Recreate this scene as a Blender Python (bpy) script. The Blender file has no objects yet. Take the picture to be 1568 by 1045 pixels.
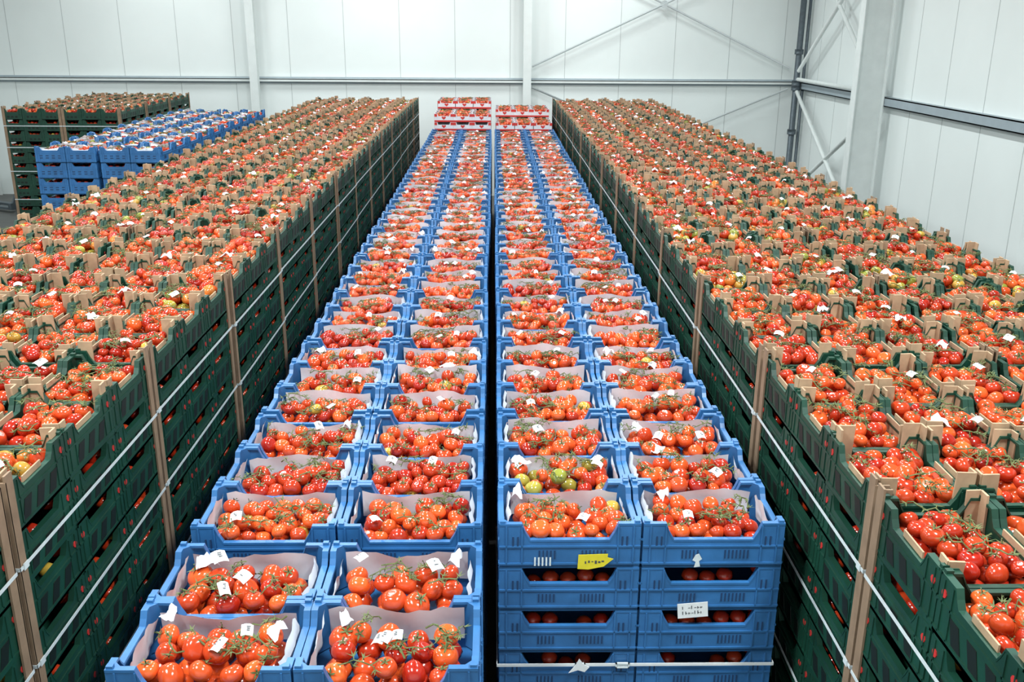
import bpy, math, random
import numpy as np
from mathutils import Matrix, Vector, Euler

random.seed(7)
scene = bpy.context.scene
try:
    scene.view_settings.view_transform = 'Standard'
except Exception:
    pass

# ------------------------------------------------------------------ materials
def new_mat(name, col=(0.5,0.5,0.5), rough=0.5, noise=0.0, nscale=8.0, metal=0.0, spec=0.5, bump=0.0, bscale=40.0, attr=False, coat=0.0, trans=0.0):
    m = bpy.data.materials.new(name); m.use_nodes = True
    nt = m.node_tree; b = nt.nodes['Principled BSDF']
    b.inputs['Roughness'].default_value = rough
    b.inputs['Metallic'].default_value = metal
    b.inputs['Specular IOR Level'].default_value = spec
    if coat: b.inputs['Coat Weight'].default_value = coat; b.inputs['Coat Roughness'].default_value = 0.08
    tc = nt.nodes.new('ShaderNodeTexCoord')
    src = None
    if attr:
        a = nt.nodes.new('ShaderNodeAttribute'); a.attribute_name = 'tint'
        src = a.outputs['Color']
    if noise > 0:
        n = nt.nodes.new('ShaderNodeTexNoise'); n.inputs['Scale'].default_value = nscale; n.inputs['Detail'].default_value = 4
        nt.links.new(tc.outputs['Object'], n.inputs['Vector'])
        r = nt.nodes.new('ShaderNodeMapRange')
        r.inputs['From Min'].default_value = 0.3; r.inputs['From Max'].default_value = 0.7
        r.inputs['To Min'].default_value = 1-noise; r.inputs['To Max'].default_value = 1+noise
        nt.links.new(n.outputs['Fac'], r.inputs['Value'])
        mx = nt.nodes.new('ShaderNodeVectorMath'); mx.operation = 'SCALE'
        if src is not None: nt.links.new(src, mx.inputs[0])
        else: mx.inputs[0].default_value = col
        nt.links.new(r.outputs['Result'], mx.inputs['Scale'])
        nt.links.new(mx.outputs['Vector'], b.inputs['Base Color'])
    elif src is not None:
        nt.links.new(src, b.inputs['Base Color'])
    else:
        b.inputs['Base Color'].default_value = (*col, 1)
    if bump > 0:
        n2 = nt.nodes.new('ShaderNodeTexNoise'); n2.inputs['Scale'].default_value = bscale
        nt.links.new(tc.outputs['Object'], n2.inputs['Vector'])
        bp = nt.nodes.new('ShaderNodeBump'); bp.inputs['Strength'].default_value = bump; bp.inputs['Distance'].default_value = 0.01
        nt.links.new(n2.outputs['Fac'], bp.inputs['Height'])
        nt.links.new(bp.outputs['Normal'], b.inputs['Normal'])
    return m

M_TOM, M_STEM, M_CR, M_SLOT_SHADE, M_LAB, M_INK, M_CARD, M_PAPER, M_WOOD, M_STRAP, M_RED = range(11)
mat_tom = new_mat('tomato_skin', rough=0.17, noise=0.14, nscale=14, attr=True, spec=0.6)
mat_stem = new_mat('tomato_stem', (0.095,0.12,0.035), 0.7, 0.35, 60)
mat_blue = new_mat('blue_plastic', (0.031,0.140,0.345), 0.38, 0.20, 6, bump=0.05)
mat_blue_shade = new_mat('blue_plastic_slot_shade', (0.010,0.042,0.12), 0.6, 0.1, 6)  # darker copy of the blue: shade inside the vents put into the colour
mat_green = new_mat('green_plastic', (0.0045,0.046,0.027), 0.5, 0.25, 6, bump=0.05)
mat_green_shade = new_mat('green_plastic_slot_shade', (0.001,0.007,0.004), 0.6, 0.1, 6)  # near-black copy of the green: shade in the openings painted as colour
mat_lab = new_mat('label_paper', (0.80,0.81,0.82), 0.5, 0.04, 30)
mat_ink = new_mat('label_ink', (0.07,0.07,0.08), 0.6, 0.2, 50)
mat_card = new_mat('kraft_cardboard', (0.41,0.275,0.17), 0.8, 0.22, 12)
mat_post = new_mat('kraft_post', (0.25,0.165,0.105), 0.8, 0.15, 12)
mat_paper = new_mat('liner_paper', (0.70,0.70,0.75), 0.7, 0.08, 10)
mat_wood = new_mat('pallet_wood', (0.28,0.19,0.11), 0.8, 0.25, 9)
mat_strap = new_mat('strap_plastic', (0.66,0.72,0.74), 0.4, 0.08, 20)
mat_red = new_mat('red_print', (0.55,0.03,0.025), 0.5, 0.1, 20)
mat_yel = new_mat('yellow_sticker_paper', (0.75,0.62,0.03), 0.5, 0.05, 30)
BLUESET = [mat_tom, mat_stem, mat_blue, mat_blue_shade, mat_lab, mat_ink, mat_card, mat_paper, mat_wood, mat_strap, mat_red]
GREENSET = [mat_tom, mat_stem, mat_green, mat_green_shade, mat_lab, mat_ink, mat_card, mat_paper, mat_post, mat_strap, mat_red]

# ------------------------------------------------------------------ mesh builder
class MB:
    def __init__(s):
        s.V=[];s.I=[];s.T=[];s.M=[];s.S=[];s.C=[];s.n=0
    def raw(s,V,I,T,M,S,C):
        s.V.append(V); s.I.append(I+s.n); s.T.append(T); s.M.append(M); s.S.append(S); s.C.append(C); s.n+=len(V)
    def add(s,t,mat=None,tint=None):
        V,I,T,M,S,C=t
        if mat is not None:
            a=np.array(mat)
            V=V@a[:3,:3].T+a[:3,3]
        if tint is not None:
            C=np.tile(np.array(tint,dtype=float),(len(V),1))
        s.raw(V,I,T,M,S,C)
    def faces(s,verts,faces,mi,smooth=False,tint=(1,1,1)):
        V=np.array(verts,dtype=float)
        I=np.array([i for f in faces for i in f],dtype=int)
        T=np.array([len(f) for f in faces],dtype=int)
        s.raw(V,I,T,np.full(len(T),mi),np.full(len(T),smooth),np.tile(np.array(tint,dtype=float),(len(V),1)))
    def box(s,a,b,mi,mat=None):
        x0,y0,z0=a;x1,y1,z1=b
        v=[(x0,y0,z0),(x1,y0,z0),(x1,y1,z0),(x0,y1,z0),(x0,y0,z1),(x1,y0,z1),(x1,y1,z1),(x0,y1,z1)]
        if mat is not None: v=[tuple(mat@Vector(p)) for p in v]
        s.faces(v,[(3,2,1,0),(4,5,6,7),(0,1,5,4),(1,2,6,5),(2,3,7,6),(3,0,4,7)],mi)
    def prism(s,poly,f,t0,t1,mi):
        n=len(poly)
        v=[f(u,w,t0) for u,w in poly]+[f(u,w,t1) for u,w in poly]
        fc=[tuple(range(n))[::-1],tuple(range(n,2*n))]
        for i in range(n):
            j=(i+1)%n
            fc.append((i,j,n+j,n+i))
        s.faces(v,fc,mi)
    def tube(s,pts,r,mi,k=5,smooth=True,tint=(1,1,1)):
        pts=[Vector(p) for p in pts]; v=[];fc=[]
        rr = r if isinstance(r,(list,tuple)) else [r]*len(pts)
        for i,p in enumerate(pts):
            d=(pts[min(i+1,len(pts)-1)]-pts[max(i-1,0)]).normalized()
            up=Vector((0,0,1)) if abs(d.z)<0.9 else Vector((1,0,0))
            a=d.cross(up).normalized(); b=d.cross(a)
            for j in range(k):
                an=2*math.pi*j/k
                v.append(tuple(p+(a*math.cos(an)+b*math.sin(an))*rr[i]))
        for i in range(len(pts)-1):
            for j in range(k):
                fc.append((i*k+j,i*k+(j+1)%k,(i+1)*k+(j+1)%k,(i+1)*k+j))
        fc.append(tuple(range(k))); fc.append(tuple((len(pts)-1)*k+j for j in range(k))[::-1])
        s.faces(v,fc,mi,smooth,tint)
    def tmpl(s):
        return (np.concatenate(s.V),np.concatenate(s.I),np.concatenate(s.T),np.concatenate(s.M),np.concatenate(s.S),np.concatenate(s.C))
    def mesh(s,name,mats,fixn=False):
        V,I,T,M,S,C=s.tmpl()
        me=bpy.data.meshes.new(name)
        me.vertices.add(len(V)); me.vertices.foreach_set('co',V.astype(np.float32).ravel())
        me.loops.add(len(I)); me.loops.foreach_set('vertex_index',I.astype(np.int32))
        me.polygons.add(len(T))
        st=np.concatenate([[0],np.cumsum(T)[:-1]])
        me.polygons.foreach_set('loop_start',st.astype(np.int32))
        me.polygons.foreach_set('material_index',M.astype(np.int32))
        me.polygons.foreach_set('use_smooth',S.astype(bool))
        for m in mats: me.materials.append(m)
        at=me.attributes.new('tint','FLOAT_COLOR','POINT')
        at.data.foreach_set('color',np.concatenate([C,np.ones((len(C),1))],1).astype(np.float32).ravel())
        me.update(calc_edges=True); me.validate()
        return me

def obj(name,me,loc=(0,0,0),rz=0,parent=None):
    o=bpy.data.objects.new(name,me); scene.collection.objects.link(o)
    o.location=loc; o.rotation_euler=(0,0,rz)
    if parent: o.parent=parent
    return o

# ------------------------------------------------------------------ tomato templates (unit radius)
def tomato_t(seg,rings,calyx):
    mb=MB(); v=[(0,0,0.80-(0.12 if rings>6 else 0))]; fc=[]
    for i in range(1,rings):
        th=math.pi*i/rings
        for j in range(seg):
            ph=2*math.pi*j/seg
            r=math.sin(th)*(1+0.025*math.cos(5*ph)*math.sin(th))
            z=math.cos(th)*0.84-0.16*math.exp(-(th/0.38)**2)
            v.append((r*math.cos(ph),r*math.sin(ph),z))
    v.append((0,0,-0.82)); e=len(v)-1
    for j in range(seg):
        fc.append((0,1+j,1+(j+1)%seg))
        fc.append((e,1+(rings-2)*seg+(j+1)%seg,1+(rings-2)*seg+j))
    for i in range(rings-2):
        for j in range(seg):
            a=1+i*seg;b=a+seg
            fc.append((a+j,b+j,b+(j+1)%seg,a+(j+1)%seg))
    mb.faces(v,fc,M_TOM,True)
    if calyx:
        for k in range(5):
            a=2*math.pi*k/5+0.3
            c,s_=math.cos(a),math.sin(a)
            def P(r,w,z): return (r*c-w*s_, r*s_+w*c, z)
            L=0.62+0.12*math.sin(k*2.3)
            mb.faces([P(0.03,-.05,.74),P(0.03,.05,.74),P(L*.5,.09,.84),P(L*.5,-.09,.84),P(L,0.02,.86+.12*math.cos(k*1.7))],
                     [(0,1,2,3),(3,2,4)],M_STEM)
        mb.tube([(0,0,.70),(0.04,0.02,1.0),(0.16,0.08,1.22)],[.06,.055,.07],M_STEM,5)
    return mb.tmpl()
TOM_C=tomato_t(18,12,True); TOM_N=tomato_t(18,12,False)
TOM_LOW=tomato_t(8,6,False)

def rot(rng,tilt):
    a=rng.uniform(0,2*math.pi)
    return Matrix.Rotation(a,4,'Z')@Matrix.Rotation(rng.gauss(0,tilt),4,'X')@Matrix.Rotation(rng.uniform(0,6.28),4,'Z')

def tom_tint(rng,mode):
    u=rng.random()
    if mode=='green' and u<0.36:
        return rng.choice([(0.36,0.30,0.045),(0.25,0.26,0.04),(0.48,0.26,0.04),(0.58,0.17,0.03)])
    k=rng.random()
    if mode=='orange': k=k*0.65+0.35
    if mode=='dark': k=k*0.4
    a=np.array((0.37,0.015,0.006)); b=np.array((0.78,0.115,0.022))
    c=a+(b-a)*k**1.2
    if rng.random()<0.016: c=np.array((0.50,0.32,0.05))
    return tuple(c)

def fill(mb,x0,x1,y0,y1,ztop,rng,R,mode,heap=0.022,hole=.10):
    W=x1-x0;D=y1-y0
    nx=max(1,int(W/(2*R*0.98)));ny=max(1,int(D/(2*R*0.98)))
    for i in range(nx):
        for j in range(ny):
            p=(x0+(i+.5)*W/nx,y0+(j+.5)*D/ny,ztop-R*1.75+rng.uniform(-.006,.006))
            mb.add(TOM_LOW,Matrix.Translation(p)@Matrix.Scale(R*1.05,4),tom_tint(rng,mode))
    nx=max(1,round(W/(2*R*0.96)));ny=max(1,round(D/(2*R*0.92)))
    for j in range(ny):
        for i in range(nx):
            if rng.random()<hole: continue
            off=0.25 if j%2 else -0.25
            u=min(max((i+.5+off*0.8)/nx,0.5/nx),1-0.5/nx); v=(j+.5)/ny
            h=heap*(1-abs(2*u-1)**3)*(1-abs(2*v-1)**3)
            x=x0+u*W+rng.uniform(-.013,.013);y=y0+v*D+rng.uniform(-.013,.013)
            z=ztop-R*.75+h+rng.uniform(-.024,.017)
            r=R*rng.uniform(.80,1.14)
            t=TOM_C if rng.random()<.55 else TOM_N
            mb.add(t,Matrix.Translation((x,y,z))@rot(rng,.75)@Matrix.Scale(r,4),None)
            # calyx/stem parts keep their own stem material; tint only drives the skin
            C=mb.C[-1].copy(); C[:]=tom_tint(rng,mode); mb.C[-1]=C
    for k in range(rng.randint(5,10)):
        x=rng.uniform(x0+.05,x1-.05);y=rng.uniform(y0+.04,y1-.04);a=rng.uniform(0,6.28)
        pts=[];rr=[]
        for q in range(6):
            pts.append((x,y,ztop+heap*.8+R*.12+rng.uniform(-.010,.016)))
            rr.append(rng.uniform(.0022,.0038))
            x=min(max(x+.028*math.cos(a),x0+.01),x1-.01);y=min(max(y+.028*math.sin(a),y0+.01),y1-.01);a+=rng.uniform(-.7,.7)
        mb.tube(pts,rr,M_STEM,4,False)
        for q in (1,2,3,4):
            p=Vector(pts[q]);b=rng.uniform(0,6.28)
            mb.tube([p,p+Vector((.018*math.cos(b),.018*math.sin(b),.004)),p+Vector((.030*math.cos(b),.030*math.sin(b),-.016))],.0019,M_STEM,3,False)
            for w in range(4):
                b2=b+rng.uniform(-1.4,1.4);pp=p+Vector((.026*math.cos(b),.026*math.sin(b),-.004))
                d=Vector((math.cos(b2),math.sin(b2),rng.uniform(-.2,.5)));n=Vector((-math.sin(b2),math.cos(b2),0))*.0033
                mb.faces([pp-n,pp+n,pp+d*.027],[(0,1,2)],M_STEM)

def tag(mb,p,rng,s=.05,up=0.4):
    M=Matrix.Translation(p)@Matrix.Rotation(rng.uniform(-.9,.9),4,'Z')@Matrix.Rotation(rng.uniform(0,up)+.05,4,'X')@Matrix.Rotation(rng.uniform(-.35,.35),4,'Y')
    a=s*rng.uniform(.75,1.1)/2;b=s*rng.uniform(.75,1.2)/2
    v=[];fc=[]
    for i in range(4):
        for j in range(2):
            v.append(tuple(M@Vector((-a+2*a*i/3,(-b,b)[j],-.010*((i-1.5)/1.5)**2))))
    for i in range(3): fc.append((2*i,2*i+2,2*i+3,2*i+1))
    mb.faces(v,fc,M_LAB)
    for q in range(3):
        yy=b*(.35-.32*q); ww=a*rng.uniform(.14,.38); xo=a*rng.uniform(-.2,.2)
        if rng.random()<.85:
            mb.faces([tuple(M@Vector(c)) for c in ((xo-ww,yy,.0022),(xo+ww,yy,.0022),(xo+ww*.8,yy+b*.16,.0022),(xo-ww*.9,yy+b*.18,.0022))],[(0,1,2,3)],M_INK)

def paper(mb,x0,x1,y,z0,z1,rng,lean,M=None,amp=.012):
    n=13;v=[];fc=[]
    ph=rng.uniform(0,6)
    for i in range(n):
        u=i/(n-1);x=x0+(x1-x0)*u
        top=z1+amp*math.sin(ph+u*7)+rng.uniform(-.006,.006)
        for j in range(4):
            w=j/3
            p=Vector((x,y+lean*w*w+.005*math.sin(ph*2+u*13+w*3),z0+(top-z0)*w))
            if M is not None: p=M@p
            v.append(tuple(p))
    for i in range(n-1):
        for j in range(3): fc.append((i*4+j,(i+1)*4+j,(i+1)*4+j+1,i*4+j+1))
    mb.faces(v,fc,M_PAPER,True)

def flap(mb,x,y,z,w,d,rng,rz,slope):
    M=Matrix.Translation((x,y,z))@Matrix.Rotation(rz,4,'Z')@Matrix.Rotation(slope,4,'X')
    n=6;v=[];fc=[];ph=rng.uniform(0,6)
    for i in range(n):
        for j in range(n):
            u=i/(n-1)-.5;q=j/(n-1)-.5
            k=1-.55*(q+.5)*abs(u)*2
            v.append(tuple(M@Vector((u*w*k,q*d,.010*math.sin(ph+u*8+q*5)+.007*math.cos(ph*2+q*9-u*4)-.06*u*u))))
    for i in range(n-1):
        for j in range(n-1): fc.append((i*n+j,(i+1)*n+j,(i+1)*n+j+1,i*n+j+1))
    mb.faces(v,fc,M_PAPER,True)

# ------------------------------------------------------------------ crates
def crate(w,d,h,tw,dip,tws,dips,slots=True,style='blue'):
    mb=MB();t=.010
    mb.box((-w/2,-d/2,0),(w/2,d/2,.012),M_CR)
    def profile(L,tw,dp,sl):
        top=[(L/2,h),(L/2-tw,h),(L/2-tw-sl*.45,h-dp*.55),(L/2-tw-sl,h-dp),(-L/2+tw+sl,h-dp),(-L/2+tw+sl*.45,h-dp*.55),(-L/2+tw,h),(-L/2,h)]
        return [(-L/2,0.0),(L/2,0.0)]+top, top
    for sg in (-1,1):
        pl,top=profile(w,tw,dip,.035)
        mb.prism(pl,lambda u,v,q:(u,sg*q,v),d/2-t,d/2,M_CR)
        for (a,b) in zip(top[:-1],top[1:]):
            q=[(a[0],a[1]),(b[0],b[1]),(b[0],b[1]-.010),(a[0],a[1]-.010)]
            mb.prism(q,lambda u,v,k:(u,sg*k,v+.0015),d/2-.020,d/2+.0015,M_CR)
        pl,top=profile(d-.02,tws,dips,.03)
        mb.prism(pl,lambda u,v,q:(sg*q,u,v),w/2-t,w/2,M_CR)
        for (a,b) in zip(top[:-1],top[1:]):
            q=[(a[0],a[1]),(b[0],b[1]),(b[0],b[1]-.010),(a[0],a[1]-.010)]
            mb.prism(q,lambda u,v,k:(sg*k,u,v+.001),w/2-.022,w/2+.0015,M_CR)
        mb.box((-w/2,sg*d/2-.004,.018),(w/2,sg*d/2+.004,.026),M_CR)
        mb.box((-w/2,sg*d/2-.004,h-dip-.034),(w/2,sg*d/2+.004,h-dip-.026),M_CR)
        mb.box((sg*w/2-.004,-d/2,.018),(sg*w/2+.004,d/2,.026),M_CR)
        mb.box((sg*w/2-.004,-d/2,h-dips-.034),(sg*w/2+.004,d/2,h-dips-.026),M_CR)
        for xx in (-w/2+.03,-w/2+tw,w/2-tw,w/2-.03):
            mb.box((xx-.003,sg*d/2-.004,0.02),(xx+.003,sg*d/2+.004,h-.01),M_CR)
        for yy in (-d/2+.03,-d/2+tws,d/2-tws,d/2-.03):
            mb.box((sg*w/2-.004,yy-.003,.02),(sg*w/2+.004,yy+.003,h-.01),M_CR)
    if style=='blue':
        for sg in (-1,1):
            for x0,n in ((-w*.22,5),(0.05,7)):
                for i in range(n):
                    x=x0+i*.016
                    mb.box((x,sg*d/2-.003,.045),(x+.006,sg*d/2+.0025,.085),M_SLOT_SHADE)  # solid dark strips paint the shade of vent slots, no holes cut
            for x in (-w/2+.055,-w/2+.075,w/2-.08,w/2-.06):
                mb.box((x,sg*d/2-.003,.10),(x+.006,sg*d/2+.0025,.15),M_SLOT_SHADE)
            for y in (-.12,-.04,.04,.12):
                mb.box((sg*w/2-.003,y-.02,.06),(sg*w/2+.0025,y+.02,.072),M_SLOT_SHADE)
                mb.box((sg*w/2-.003,y-.02,.09),(sg*w/2+.0025,y+.02,.102),M_SLOT_SHADE)
    else:
        for sg in (-1,1):
            for k in range(3):
                y=-d/2+.085+k*(d-.15)/3
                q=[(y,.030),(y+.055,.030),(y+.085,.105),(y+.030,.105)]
                mb.prism(q,lambda u,v,k2:(sg*k2,u,v),w/2-.012,w/2+.0025,M_SLOT_SHADE)  # slanted opening drawn as a solid plate in painted shade
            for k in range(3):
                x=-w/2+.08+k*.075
                mb.box((x,sg*d/2-.003,.04),(x+.045,sg*d/2+.0025,.075),M_SLOT_SHADE)
            for y in (-d/2+.035,d/2-.035):
                c=[(y+.014*math.cos(a),h-.055+.014*math.sin(a)) for a in [i*math.pi/4 for i in range(8)]]
                mb.prism(c,lambda u,v,k2:(sg*k2,u,v),w/2-.003,w/2+.003,M_RED)
    for sx in (-1,1):
        for sy in (-1,1):
            g=.060 if style=='blue' else .03
            q=[(w/2-.004,d/2-.004),(w/2-g,d/2-.004),(w/2-.004,d/2-g)]
            mb.prism(q,lambda u,v,k:(sx*u,sy*v,k),.02,h+.0005,M_CR)
            mb.box((min(sx*(w/2-.004),sx*(w/2-.026)),min(sy*(d/2-.002),sy*(d/2-.02)),h),
                   (max(sx*(w/2-.004),sx*(w/2-.026)),max(sy*(d/2-.002),sy*(d/2-.02)),h+.012),M_CR)
    return mb
BW,BD,BH=.592,.392,.208
GW,GD,GH=.362,.470,.208
T_BLUE=crate(BW,BD,BH,.095,.075,.055,.045).tmpl()
T_GREEN=crate(GW,GD,GH,.055,.065,.085,.055,style='green').tmpl()
def cards(mb,rng):
    for sx in (-1,1):
        for sy in (-1,1):
            if rng.random()<.12: continue
            x=sx*(GW/2-.014);y=sy*(GD/2-.014);zt=GH+rng.uniform(.025,.058);wd=rng.uniform(.048,.070)
            M=Matrix.Translation((x,y,.06))@Matrix.Rotation(rng.uniform(-.05,.05),4,'Y')@Matrix.Rotation(rng.uniform(-.05,.05),4,'X')
            mb.box((min(0,-sx*wd),-.004,0),(max(0,-sx*wd),.004,zt-.06),M_CARD,M)
            mb.box((-.004,min(0,-sy*.048),0),(.004,max(0,-sy*.048),zt-.06),M_CARD,M)
        mb.box((sx*(GW/2-.016)-.003,-.085,.05),(sx*(GW/2-.016)+.003,.06,GH-.030),M_CARD)

def wood_pallet(mb,x0,x1,y0,y1):
    W=x1-x0
    for i in range(6):
        x=x0+i*(W-.1)/5
        mb.box((x,y0,.122),(x+.1,y1,.144),M_WOOD)
    for y in (y0,(y0+y1)/2-.05,y1-.1):
        mb.box((x0,y,.10),(x1,y+.1,.122),M_WOOD)
        for x in (x0,(x0+x1)/2-.07,x1-.14):
            mb.box((x,y,.022),(x+.14,y+.1,.10),M_WOOD)
    for x in (x0,(x0+x1)/2-.05,x1-.1):
        mb.box((x,y0,0),(x+.1,y1,.022),M_WOOD)

LP=.21
def T3(x,y,z): return Matrix.Translation((x,y,z))

def blue_pallet(seed,ncol=2,nrow=3,layers=10,px=.6,py=.4,modes=None,Rs=(.037,.040,.042),ntag=(0,1,1,1,1,2),zf=.056,back=.058,side=.050,flp=.14,lift=.012,ts=.046):
    rng=random.Random(seed);mb=MB()
    W=ncol*px;D=nrow*py
    wood_pallet(mb,-W/2,W/2,0,D)
    for L in range(layers):
        z=.145+L*LP;top=L==layers-1
        for i in range(ncol):
            for j in range(nrow):
                cx=-W/2+(i+.5)*px+rng.uniform(-.003,.003);cy=(j+.5)*py+rng.uniform(-.003,.003)
                R=T3(cx,cy,z)@Matrix.Rotation(rng.uniform(-.008,.008),4,'Z')
                cm=MB();cm.add(T_BLUE)
                if top:
                    md=modes[(j*ncol+i)%len(modes)] if modes else rng.choice(['red','red','red','orange','red','dark','green' if rng.random()<.5 else 'red'])
                    Rt=rng.choice(Rs)
                    sl=side+rng.uniform(0,.02);sr=side+rng.uniform(0,.02)
                    fill(cm,-BW/2+sl,BW/2-sr,-BD/2+.028,BD/2-back,BH-zf,rng,Rt,md,.026,.11)
                    for k in range(rng.choice(ntag)):
                        tag(cm,(rng.uniform(-.19,.19),rng.uniform(-.14,.09),BH+.050-zf+rng.uniform(0,.006)),rng,ts)
                    paper(cm,-BW/2+.055,BW/2-.055,BD/2-.024,BH-.15,BH-.048+lift+rng.uniform(-.015,.02),rng,-.014)
                    for sx in (-1,1):
                        if rng.random()<.9:
                            paper(cm,-.12,.14,BW/2-.027,BH-.14,BH-.032+lift*.6+rng.uniform(-.02,.02),rng,-.022,Matrix.Rotation(-sx*math.pi/2,4,'Z'))
                        if rng.random()<flp:
                            flap(cm,sx*rng.uniform(.16,.22),rng.uniform(.04,.14),BH+.040-zf,rng.uniform(.05,.10),rng.uniform(.05,.08),rng,rng.uniform(-.9,.9),rng.uniform(.1,.4))
                    if rng.random()<.16:
                        a=rng.uniform(-.13,.1);flap(cm,a,-BD/2+.055,BH-.045,rng.uniform(.08,.13),.06,rng,rng.uniform(-.3,.3)+math.pi,-.25)
                else:
                    for ky in (-1,1):
                        for q in range(7):
                            if rng.random()<.85:
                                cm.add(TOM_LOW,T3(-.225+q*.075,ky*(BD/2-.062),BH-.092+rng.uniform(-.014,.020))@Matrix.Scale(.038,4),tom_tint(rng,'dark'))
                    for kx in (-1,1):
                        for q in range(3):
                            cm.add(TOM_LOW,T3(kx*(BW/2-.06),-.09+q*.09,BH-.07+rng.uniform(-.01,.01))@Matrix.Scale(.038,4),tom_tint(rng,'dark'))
                mb.add(cm.tmpl(),R)
    return mb.mesh('blue_crate_pallet_%d'%seed,BLUESET)

GPX,GPY=.368,.478
def green_pallet(seed,layers=12,mode=None,ncol=3,nrow=3):
    rng=random.Random(seed);mb=MB()
    W=ncol*GPX;D=nrow*GPY
    wood_pallet(mb,-W/2,W/2,0,D)
    for L in range(layers):
        z=.145+L*LP;top=L==layers-1
        for i in range(ncol):
            for j in range(nrow):
                if not top and 0<i<ncol-1 and 0<j<nrow-1: continue
                cx=-W/2+(i+.5)*GPX;cy=(j+.5)*GPY
                R=T3(cx+rng.uniform(-.002,.002),cy+rng.uniform(-.002,.002),z)
                cm=MB();cm.add(T_GREEN)
                if top:
                    cards(cm,rng)
                    md=mode or rng.choice(['red','red','orange','dark','red','red','red','green'])
                    fill(cm,-GW/2+.032,GW/2-.032,-GD/2+.028,GD/2-.028,BH-.040,rng,rng.choice([.035,.038,.040]),md,.026)
                    for k in range(rng.choice([0,0,1,1,1])):
                        tag(cm,(rng.uniform(-.10,.10),rng.uniform(-.17,.15),GH+.012+rng.uniform(0,.006)),rng,.048,.25)
                    if rng.random()<.22:
                        flap(cm,rng.uniform(-.09,.09),rng.uniform(-.12,.12),GH+.004,rng.uniform(.06,.10),rng.uniform(.04,.08),rng,rng.uniform(-3,3),rng.uniform(-.2,.3))
                else:
                    for ky in (-1,1):
                        for q in range(4):
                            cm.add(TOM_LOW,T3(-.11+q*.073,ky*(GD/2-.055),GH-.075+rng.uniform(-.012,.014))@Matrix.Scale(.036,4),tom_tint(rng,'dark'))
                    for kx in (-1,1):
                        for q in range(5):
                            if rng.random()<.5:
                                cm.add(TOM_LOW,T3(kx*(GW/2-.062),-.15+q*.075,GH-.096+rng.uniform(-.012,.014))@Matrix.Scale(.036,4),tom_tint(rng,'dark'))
                mb.add(cm.tmpl(),R)
    H=.145+layers*LP
    for sx in (-1,1):
        for y,sy in ((0,1),(D,-1)):
            x=sx*W/2
            mb.box((min(x,x+sx*.008),min(y-sy*.006,y+sy*.045),.0+.15),(max(x,x+sx*.008),max(y-sy*.006,y+sy*.045),H+.045),M_WOOD)
            mb.box((min(x+sx*.008,x-sx*.045),min(y-sy*.008,y),.15),(max(x+sx*.008,x-sx*.045),max(y-sy*.008,y),H+.02),M_WOOD)
    for zz in (H-.33,H-.74,H-1.2,H-1.75):
        t=.0115
        mb.box((-W/2-t,-t,zz),(-W/2-t+.003,D+t,zz+.014),M_STRAP)
        mb.box((W/2+t-.003,-t,zz),(W/2+t,D+t,zz+.014),M_STRAP)
        mb.box((-W/2-t,-t,zz),(W/2+t,-t+.003,zz+.014),M_STRAP)
        mb.box((-W/2-t,D+t-.003,zz),(W/2+t,D+t,zz+.014),M_STRAP)
        for sx in (-1,1):
            xx=sx*(W/2+t)
            mb.box((min(xx,xx+sx*.004),.01,zz-.006),(max(xx,xx+sx*.004),.045,zz+.020),M_STRAP)
    return mb.mesh('green_crate_pallet_%d'%seed,GREENSET)

blue_v=[blue_pallet(100+i) for i in range(6)]
blue_front=blue_pallet(150,nrow=2,modes=['orange','red','red','orange'],Rs=(.045,.046),ntag=(2,3),zf=.046,back=.078,side=.058,flp=.3,lift=.022,ts=.054)
blue_fr=blue_pallet(151,modes=['orange','red','green','red','red','orange'],Rs=(.040,.042),ntag=(1,1,2),zf=.050,back=.060,flp=.2,lift=.012,ts=.05)
green_v=[green_pallet(200+i) for i in range(6)]

# ------------------------------------------------------------------ place the centre blue rows
rng=random.Random(3)
obj('blue_tomato_crate_pallet',blue_front,(-.645,2.575,0))
right_front=None
for side,y0 in ((-1,3.50),(1,3.515)):
    y=y0
    for k in range(13):
        me=blue_v[(k*2+(side>0)*3+k//3)%6]
        if side>0 and k==0: me=blue_fr
        o=obj('blue_tomato_crate_pallet',me,(side*.615+rng.uniform(-.008,.008)-(.028 if side<0 else 0),y,0))
        if side>0 and k==0: right_front=o
        y+=1.2+rng.uniform(.025,.06)
ox,oy=right_front.location.x,right_front.location.y
def child(name,build,mats):
    mb=MB();build(mb);o=obj(name,mb.mesh(name,mats));o.parent=right_front
    return o
def st(mb):
    x=.418-ox;z=2.07
    mb.prism([(x-.065,z-.035),(x-.02,z-.038),(x+.045,z-.024),(x+.085,z+.012),(x+.06,z+.020),(x+.062,z+.036),(x-.062,z+.032)],lambda u,v,k:(u,k,v),-.0045,-.0065,0)
    for i in range(6): mb.box((x-.035+.014*i,-.0072,z-.010+.004*(i%3)),(x-.029+.015*i,-.006,z+.002+.003*(i%2)),1)
child('yellow_sticker',st,[mat_yel,mat_ink])
def wl(mb):
    x=.854-ox;z=1.83
    M=Matrix.Translation((x,0,z))@Matrix.Rotation(-.09,4,'Y')
    mb.box((-.065,-.0065,-.036),(.065,-.0045,.036),0,M)
    r=random.Random(5)
    for row,yy in ((0,.008),(1,-.018)):
        for i in range(7):
            xx=-.045+.013*i
            if r.random()<.85: mb.box((xx,-.0072,yy),(xx+.0035,-.006,yy+r.uniform(.008,.016)),1,M)
            if r.random()<.6: mb.box((xx,-.0072,yy+.004),(xx+.009,-.006,yy+.0065),1,M)
child('shipping_label',wl,[mat_lab,mat_ink])
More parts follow.
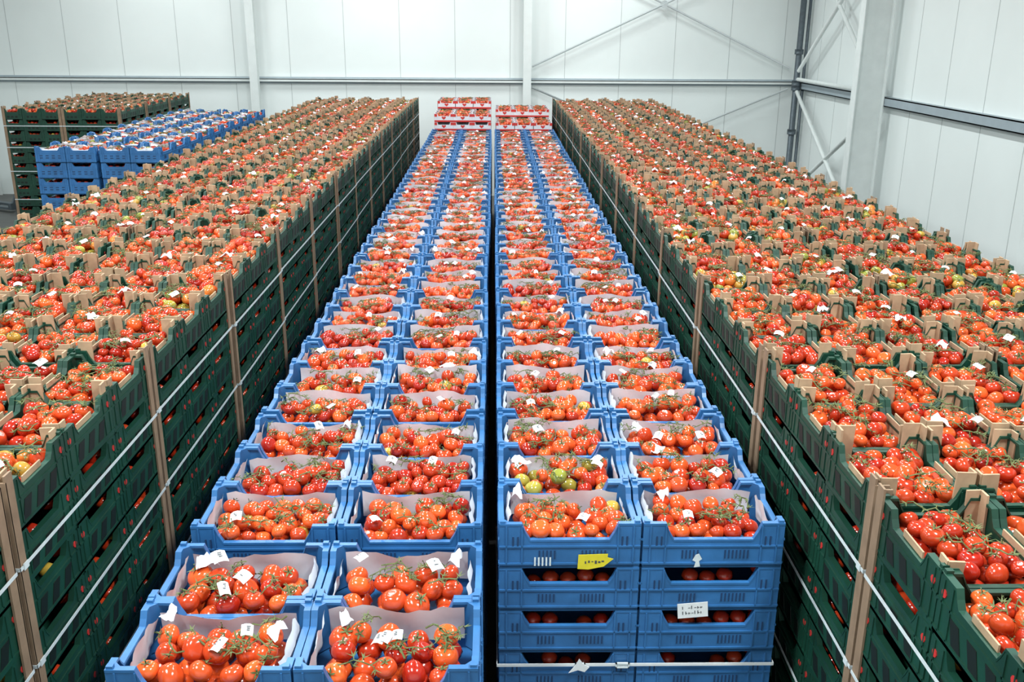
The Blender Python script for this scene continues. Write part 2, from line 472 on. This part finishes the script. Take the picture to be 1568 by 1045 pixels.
def pr(mb):
    x=.857-ox;z=2.07
    mb.prism([(x-.012,z-.03),(x+.014,z-.026),(x+.008,z+.0),(x+.02,z+.01),(x+.006,z+.035),(x-.008,z+.03),(x-.02,z+.004),(x-.006,z-.004)],lambda u,v,k:(u,k,v),-.0045,-.0058,0)
    x=.205-ox
    for i in range(5): mb.box((x-.035+.016*i,-.0058,z-.02),(x-.028+.016*i,-.0045,z+.02),0)
child('printed_mark',pr,[mat_strap])
def sp(mb):
    z=1.555;a,b=-.604,.604
    for (y0,y1) in ((-.007,-.004),(1.204,1.207)): mb.box((a,y0,z-.007),(b,y1,z+.007),0)
    for (x0,x1) in ((-.607,-.604),(.604,.607)): mb.box((x0,-.007,z-.007),(x1,1.207,z+.007),0)
    for x,w in ((.378-ox,.022),(.563-ox,.030)):
        mb.box((x-w,-.014,z-.013),(x+w,-.006,z-.007),1);mb.box((x-w,-.014,z+.007),(x+w,-.006,z+.013),1)
        mb.box((x-w,-.014,z-.013),(x-w+.006,-.006,z+.013),1);mb.box((x+w-.006,-.014,z-.013),(x+w,-.006,z+.013),1)
    x=.378-ox
    mb.prism([(x-.05,z-.035),(x-.01,z-.02),(x+.02,z-.03),(x+.04,z-.005),(x+.012,z+.012),(x-.005,z+.038),(x-.02,z+.006)],lambda u,v,k:(u,k,v),-.013,-.016,0)
child('pallet_strap',sp,[mat_lab,mat_strap])

# ------------------------------------------------------------------ green rows
GPW=3*GPX; GPD=3*GPY
def green_row(x,ystart,n,off=0,pitch=1.475):
    y=ystart
    for k in range(n):
        obj('green_tomato_crate_pallet',green_v[(k*2+off+k//3)%6],(x+rng.uniform(-.008,.008),y,0))
        y+=pitch
green_row(1.335+GPW/2,1.52,14,0)
green_row(1.335+GPW*1.5+.03,1.52,14,2)
green_row(-1.71-GPW/2,1.55,14,1)
green_row(-1.71-GPW*1.5-.03,1.55,14,4)

# ------------------------------------------------------------------ left background stacks
bgm=[blue_pallet(160,2,2,12),blue_pallet(161,2,2,12)]
for i,x in enumerate((-4.42,-5.27)):
    y=13.45
    for k in range(5):
        obj('blue_tomato_crate_pallet',bgm[(i+k)%2],(x,y,0),math.pi/2)
        y+=1.235
for x in (-7.74,-8.87):
    for k in range(3):
        obj('green_tomato_crate_pallet',green_v[(k+int(x))%6],(x,18.9+k*1.48,0.0))

# ------------------------------------------------------------------ red cartons at the end
def carton_pallet(seed,layers):
    rng=random.Random(seed);mb=MB();W=1.16;w=.386;d=.40;h=.165;py=.40
    wood_pallet(mb,-W/2,W/2,0,1.2)
    for L in range(layers):
        for i in range(3):
            for j in range(3):
                if L<layers-1 and i==1 and j==1: continue
                cx=-W/2+(i+.5)*W/3;cy=(j+.5)*py;z=.145+L*.17
                cm=MB()
                cm.box((-w/2,-d/2,0),(w/2,d/2,.006),M_PAPER)
                for sg in (-1,1):
                    pl=[(-w/2,0),(w/2,0),(w/2,h),(w/2-.06,h),(w/2-.08,h-.05),(-w/2+.08,h-.05),(-w/2+.06,h),(-w/2,h)]
                    cm.prism(pl,lambda u,v,q:(u,sg*q,v),d/2-.006,d/2,M_PAPER)
                    cm.box((min(sg*w/2,sg*(w/2-.006)),-d/2,0),(max(sg*w/2,sg*(w/2-.006)),d/2,h),M_PAPER)
                    cm.box((-w/2,sg*d/2-.002,.0),(w/2,sg*d/2+.002,.035),M_RED)
                    cm.box((-w/2,sg*d/2-.002,h-.06),(-w/2+.055,sg*d/2+.002,h-.005),M_RED)
                    cm.box((w/2-.055,sg*d/2-.002,h-.06),(w/2,sg*d/2+.002,h-.005),M_RED)
                    ht=[(0,.045),(.03,.07),(.045,.09),(.035,.108),(.015,.108),(0,.095),(-.015,.108),(-.035,.108),(-.045,.09),(-.03,.07)]
                    cm.prism(ht,lambda u,v,q:(u,sg*q,v),d/2-.002,d/2+.002,M_RED)
                    cm.box((sg*w/2-.002,-d/2,.05),(sg*w/2+.002,d/2,.10),M_RED)
                for sx in (-1,1):
                    for sy in (-1,1):
                        cm.prism([(w/2,d/2),(w/2-.07,d/2),(w/2,d/2-.07)],lambda u,v,k:(sx*u,sy*v,k),h-.003,h,M_PAPER)
                if L==layers-1:
                    fill(cm,-w/2+.03,w/2-.03,-d/2+.03,d/2-.03,h-.025,rng,.035,'red',.02)
                mb.add(cm.tmpl(),T3(cx,cy,z))
    return mb.mesh('red_carton_pallet_%d'%seed,BLUESET)
ca=carton_pallet(300,14);cb=carton_pallet(301,13);cc=carton_pallet(302,15)
yb=20.0
obj('red_tomato_carton_pallet',ca,(-.64,yb,0))
obj('red_tomato_carton_pallet',cc,(-.64,yb+1.25,0))
obj('red_tomato_carton_pallet',cb,(.62,yb-.02,0))
obj('red_tomato_carton_pallet',ca,(.62,yb+1.25,0))

# ------------------------------------------------------------------ room
YW=25.0;XR=7.85;XL=-14.0;YB=-3.0;ZC=8.2
mat_wall=new_mat('insulated_wall_panel',(0.83,0.875,0.865),.5,.03,.6)
mat_seam=new_mat('panel_seam',(0.52,0.55,0.55),.7,.05,4)
mat_floor=new_mat('concrete_floor',(0.12,0.12,0.115),.6,.15,1.5,bump=.1)
mat_ceil=new_mat('ceiling_panel',(0.55,0.57,0.57),.6,.03,1)
mat_steel=new_mat('painted_steel',(0.74,0.78,0.77),.45,.04,5)
mat_galv=new_mat('galvanised_steel',(0.11,0.135,0.155),.45,.15,12,metal=.4)
mat_rail=new_mat('rail_paint',(0.34,0.40,0.44),.45,.05,5)
WS=[mat_wall,mat_seam]
def wall(name,axis,pos,a0,a1,inward,seams):
    mb=MB();t=.12
    if axis=='y':
        y0,y1=(pos,pos+t) if inward<0 else (pos-t,pos)
        mb.box((a0,y0,0),(a1,y1,ZC),0)
    else:
        x0,x1=(pos,pos+t) if inward<0 else (pos-t,pos)
        mb.box((x0,a0,0),(x1,a1,ZC),0)
    a=a0+.6
    while seams and a<a1-.1:
        if axis=='y': mb.box((a,pos-.004,0),(a+.014,pos+.004,ZC),1)
        else: mb.box((pos-.004,a,0),(pos+.004,a+.014,ZC),1)
        a+=1.38
    obj(name,mb.mesh(name,WS))
wall('wall_back','y',YW,XL,XR,-1,True)
wall('wall_right','x',XR,YB,YW,-1,True)
wall('wall_left','x',XL,YB,YW,1,True)
wall('wall_front','y',YB,XL,XR,1,True)
def simple(name,boxes,mats):
    mb=MB()
    for b in boxes: mb.box(b[0],b[1],b[2] if len(b)>2 else 0)
    return obj(name,mb.mesh(name,mats))
simple('floor',[((XL-.12,YB-.12,-.1),(XR+.12,YW+.12,0))],[mat_floor])
simple('ceiling',[((XL-.12,YB-.12,ZC),(XR+.12,YW+.12,ZC+.1))],[mat_ceil])
ZR=2.93
simple('trim_1',[((XL,YW-.14,ZR),(XR,YW,ZR+.02)),((XL,YW-.14,ZR-.05),(XR,YW-.125,ZR+.02)),((XL,YW-.03,ZR-.10),(XR,YW,ZR),1),((XL,YW-.02,ZR+.02),(XR,YW-.002,ZR+.06),1)],[mat_steel,mat_rail])
simple('trim_2',[((XR-.16,YB,ZR),(XR,YW-.15,ZR+.02),1),((XR-.16,YB,ZR-.16),(XR-.14,YW-.15,ZR+.02),1),((XR-.16,YB,ZR-.16),(XR,YW-.15,ZR-.14),1)],[mat_steel,mat_rail])

def hbeam(name,x,y,w,dp,along):
    mb=MB();t=.018
    if along=='y':
        mb.box((x-w/2,y-dp,0),(x+w/2,y-dp+t,ZC),0);mb.box((x-w/2,y-t,0),(x+w/2,y,ZC),0);mb.box((x-.008,y-dp+t,0),(x+.008,y-t,ZC),0)
    else:
        mb.box((x-dp,y-w/2,0),(x-dp+t,y+w/2,ZC),0);mb.box((x-t,y-w/2,0),(x,y+w/2,ZC),0);mb.box((x-dp+t,y-.008,0),(x-t,y+.008,ZC),0)
    return obj(name,mb.mesh(name,[mat_steel]))
for x in (.83,-5.97,-12.8): hbeam('steel_column',x,YW-.15,.20,.20,'y')
for y in (19.3,12.4,5.5,-1.4): hbeam('steel_column',XR-.17,y,.26,.58,'x')

mb=MB()
cx,cy=XR-.28,YW-.42
mb.tube([(cx,cy,0),(cx,cy,ZC-.02)],.075,0,12)
mb.tube([(cx+.17,cy,0),(cx+.17,cy,ZC-.02)],.04,0,8)
for z in (ZR+.75,ZR,ZR-.12,ZR-1.2): mb.tube([(cx,cy,z-.06),(cx,cy,z+.06)],.11,0,12)
obj('steel_corner_pipe',mb.mesh('corner_pipe',[mat_galv]))

def rod(name,pts,r,mat,k=8,plate=None):
    mb=MB()
    for a,b in pts: mb.tube([a,b],r,0,k)
    if plate: mb.tube(plate,.09,0,12,False)
    return obj(name,mb.mesh(name,[mat]))
yb_=YW-.22
xa,xb=.95,XR-.42
zl=ZR+.35; zmid=ZR+1.85; 
zt=zmid+(zmid-zl)
xm=(xa+xb)/2
mat_brace=new_mat('brace_steel',(.50,.54,.55),.4,.05,8)
rod('wall_cross_brace',[((xa,yb_,zl),(xb,yb_,zt)),((xb,yb_,zl),(xa,yb_,zt))],.024,mat_brace,plate=[(xm,yb_-.02,zmid),(xm,yb_+.02,zmid)])
rod('wall_cross_brace',[((xa,yb_,ZR-.15),(xb,yb_,.1)),((xb,yb_,ZR-.15),(xa,yb_,.1))],.024,mat_brace)
xr=XR-.30
rod('column_cross_brace',[((xr,YW-.6,ZR+.3),(xr,19.55,ZR+3.3)),((xr,19.55,ZR+.3),(xr,YW-.6,ZR+3.3)),((xr,YW-.6,ZR+.1),(xr,19.5,ZR+.1)),
   ((xr,YW-.6,ZR-.2),(xr,19.5,.15)),((xr,19.5,ZR-.4),(xr,YW-.6,.15))],.045,mat_steel,10)

# hand pallet truck parked by the back wall
mat_blk=new_mat('black_rubber',(.02,.02,.022),.6,.2,20)
mb=MB()
for sx in (-1,1):
    mb.prism([(-.08,0),(.08,0),(.08,1.05),(.05,1.15),(-.05,1.15),(-.08,1.05)],lambda u,v,k:(sx*.19+u,v,k),.07,.12,0)
    mb.tube([(sx*.19-.035,1.02,.045),(sx*.19+.035,1.02,.045)],.04,1,12)
    mb.tube([(sx*.07-.03,-.16,.09),(sx*.07+.03,-.16,.09)],.09,1,16)
mb.box((-.27,-.06,.07),(.27,.04,.22),0)
mb.prism([(-.2,.22),(.2,.22),(.10,.42),(-.10,.42)],lambda u,v,k:(u,k,v),-.05,0,0)
mb.tube([(0,-.12,.12),(0,-.12,.45)],.05,0,10)
mb.tube([(0,-.12,.42),(0,-.30,1.02)],.02,1,8)
mb.tube([(0,-.30,1.02),(-.12,-.32,1.08),(-.12,-.37,1.22),(0,-.38,1.25),(.12,-.37,1.22),(.12,-.32,1.08),(0,-.30,1.02)],.016,1,8)
obj('hand_pallet_truck',mb.mesh('hand_pallet_truck',[mat_galv,mat_blk]),(-11.2,22.6,.0),1.1)

# ------------------------------------------------------------------ ceiling lamps
mat_em=bpy.data.materials.new('lamp_tube');mat_em.use_nodes=True
b=mat_em.node_tree.nodes['Principled BSDF'];b.inputs['Emission Color'].default_value=(.95,1,.98,1);b.inputs['Emission Strength'].default_value=3
def lamp(x,y,power):
    mb=MB()
    mb.box((-.22,-.8,0),(.22,.8,.06),0)
    mb.box((-.16,-.75,-.03),(-.05,.75,0),1);mb.box((.05,-.75,-.03),(.16,.75,0),1)
    for yy in (-.6,.6): mb.tube([(0,yy,.05),(0,yy,ZC-7.4)],.008,0,5)
    o=obj('ceiling_lamp',mb.mesh('ceiling_lamp',[mat_steel,mat_em]),(x,y,7.4))
    l=bpy.data.lights.new('lamp_light','AREA');l.shape='RECTANGLE';l.size=.4;l.size_y=1.6;l.energy=power;l.color=(.92,1,1)
    lo=bpy.data.objects.new('lamp_light',l);scene.collection.objects.link(lo);lo.location=(0,0,-.06);lo.parent=o
for x in (-8,-2.6,2.6,):
    for y,p in ((1.8,410),(7,275),(12.5,215),(18,215),(22.3,155)):
        lamp(x,y,p*(.8 if x<-5 else 1))
w=bpy.data.worlds.new('w');scene.world=w;w.use_nodes=True
w.node_tree.nodes['Background'].inputs[0].default_value=(.8,.87,.9,1);w.node_tree.nodes['Background'].inputs[1].default_value=.03

# ------------------------------------------------------------------ camera
f=1460/1568
cam=bpy.data.cameras.new('camera');cam.sensor_width=36;cam.lens=36*f
co=bpy.data.objects.new('camera',cam);scene.collection.objects.link(co)
co.location=(0,0,4.2)
pitch=math.atan(480/1460);yaw=math.atan(31/1460*math.cos(pitch))
M=Matrix.Rotation(-yaw,4,'Z')@Matrix.Rotation(math.pi/2-pitch,4,'X')@Matrix.Rotation(math.radians(.4),4,'Z')
co.rotation_euler=M.to_euler()
scene.camera=co
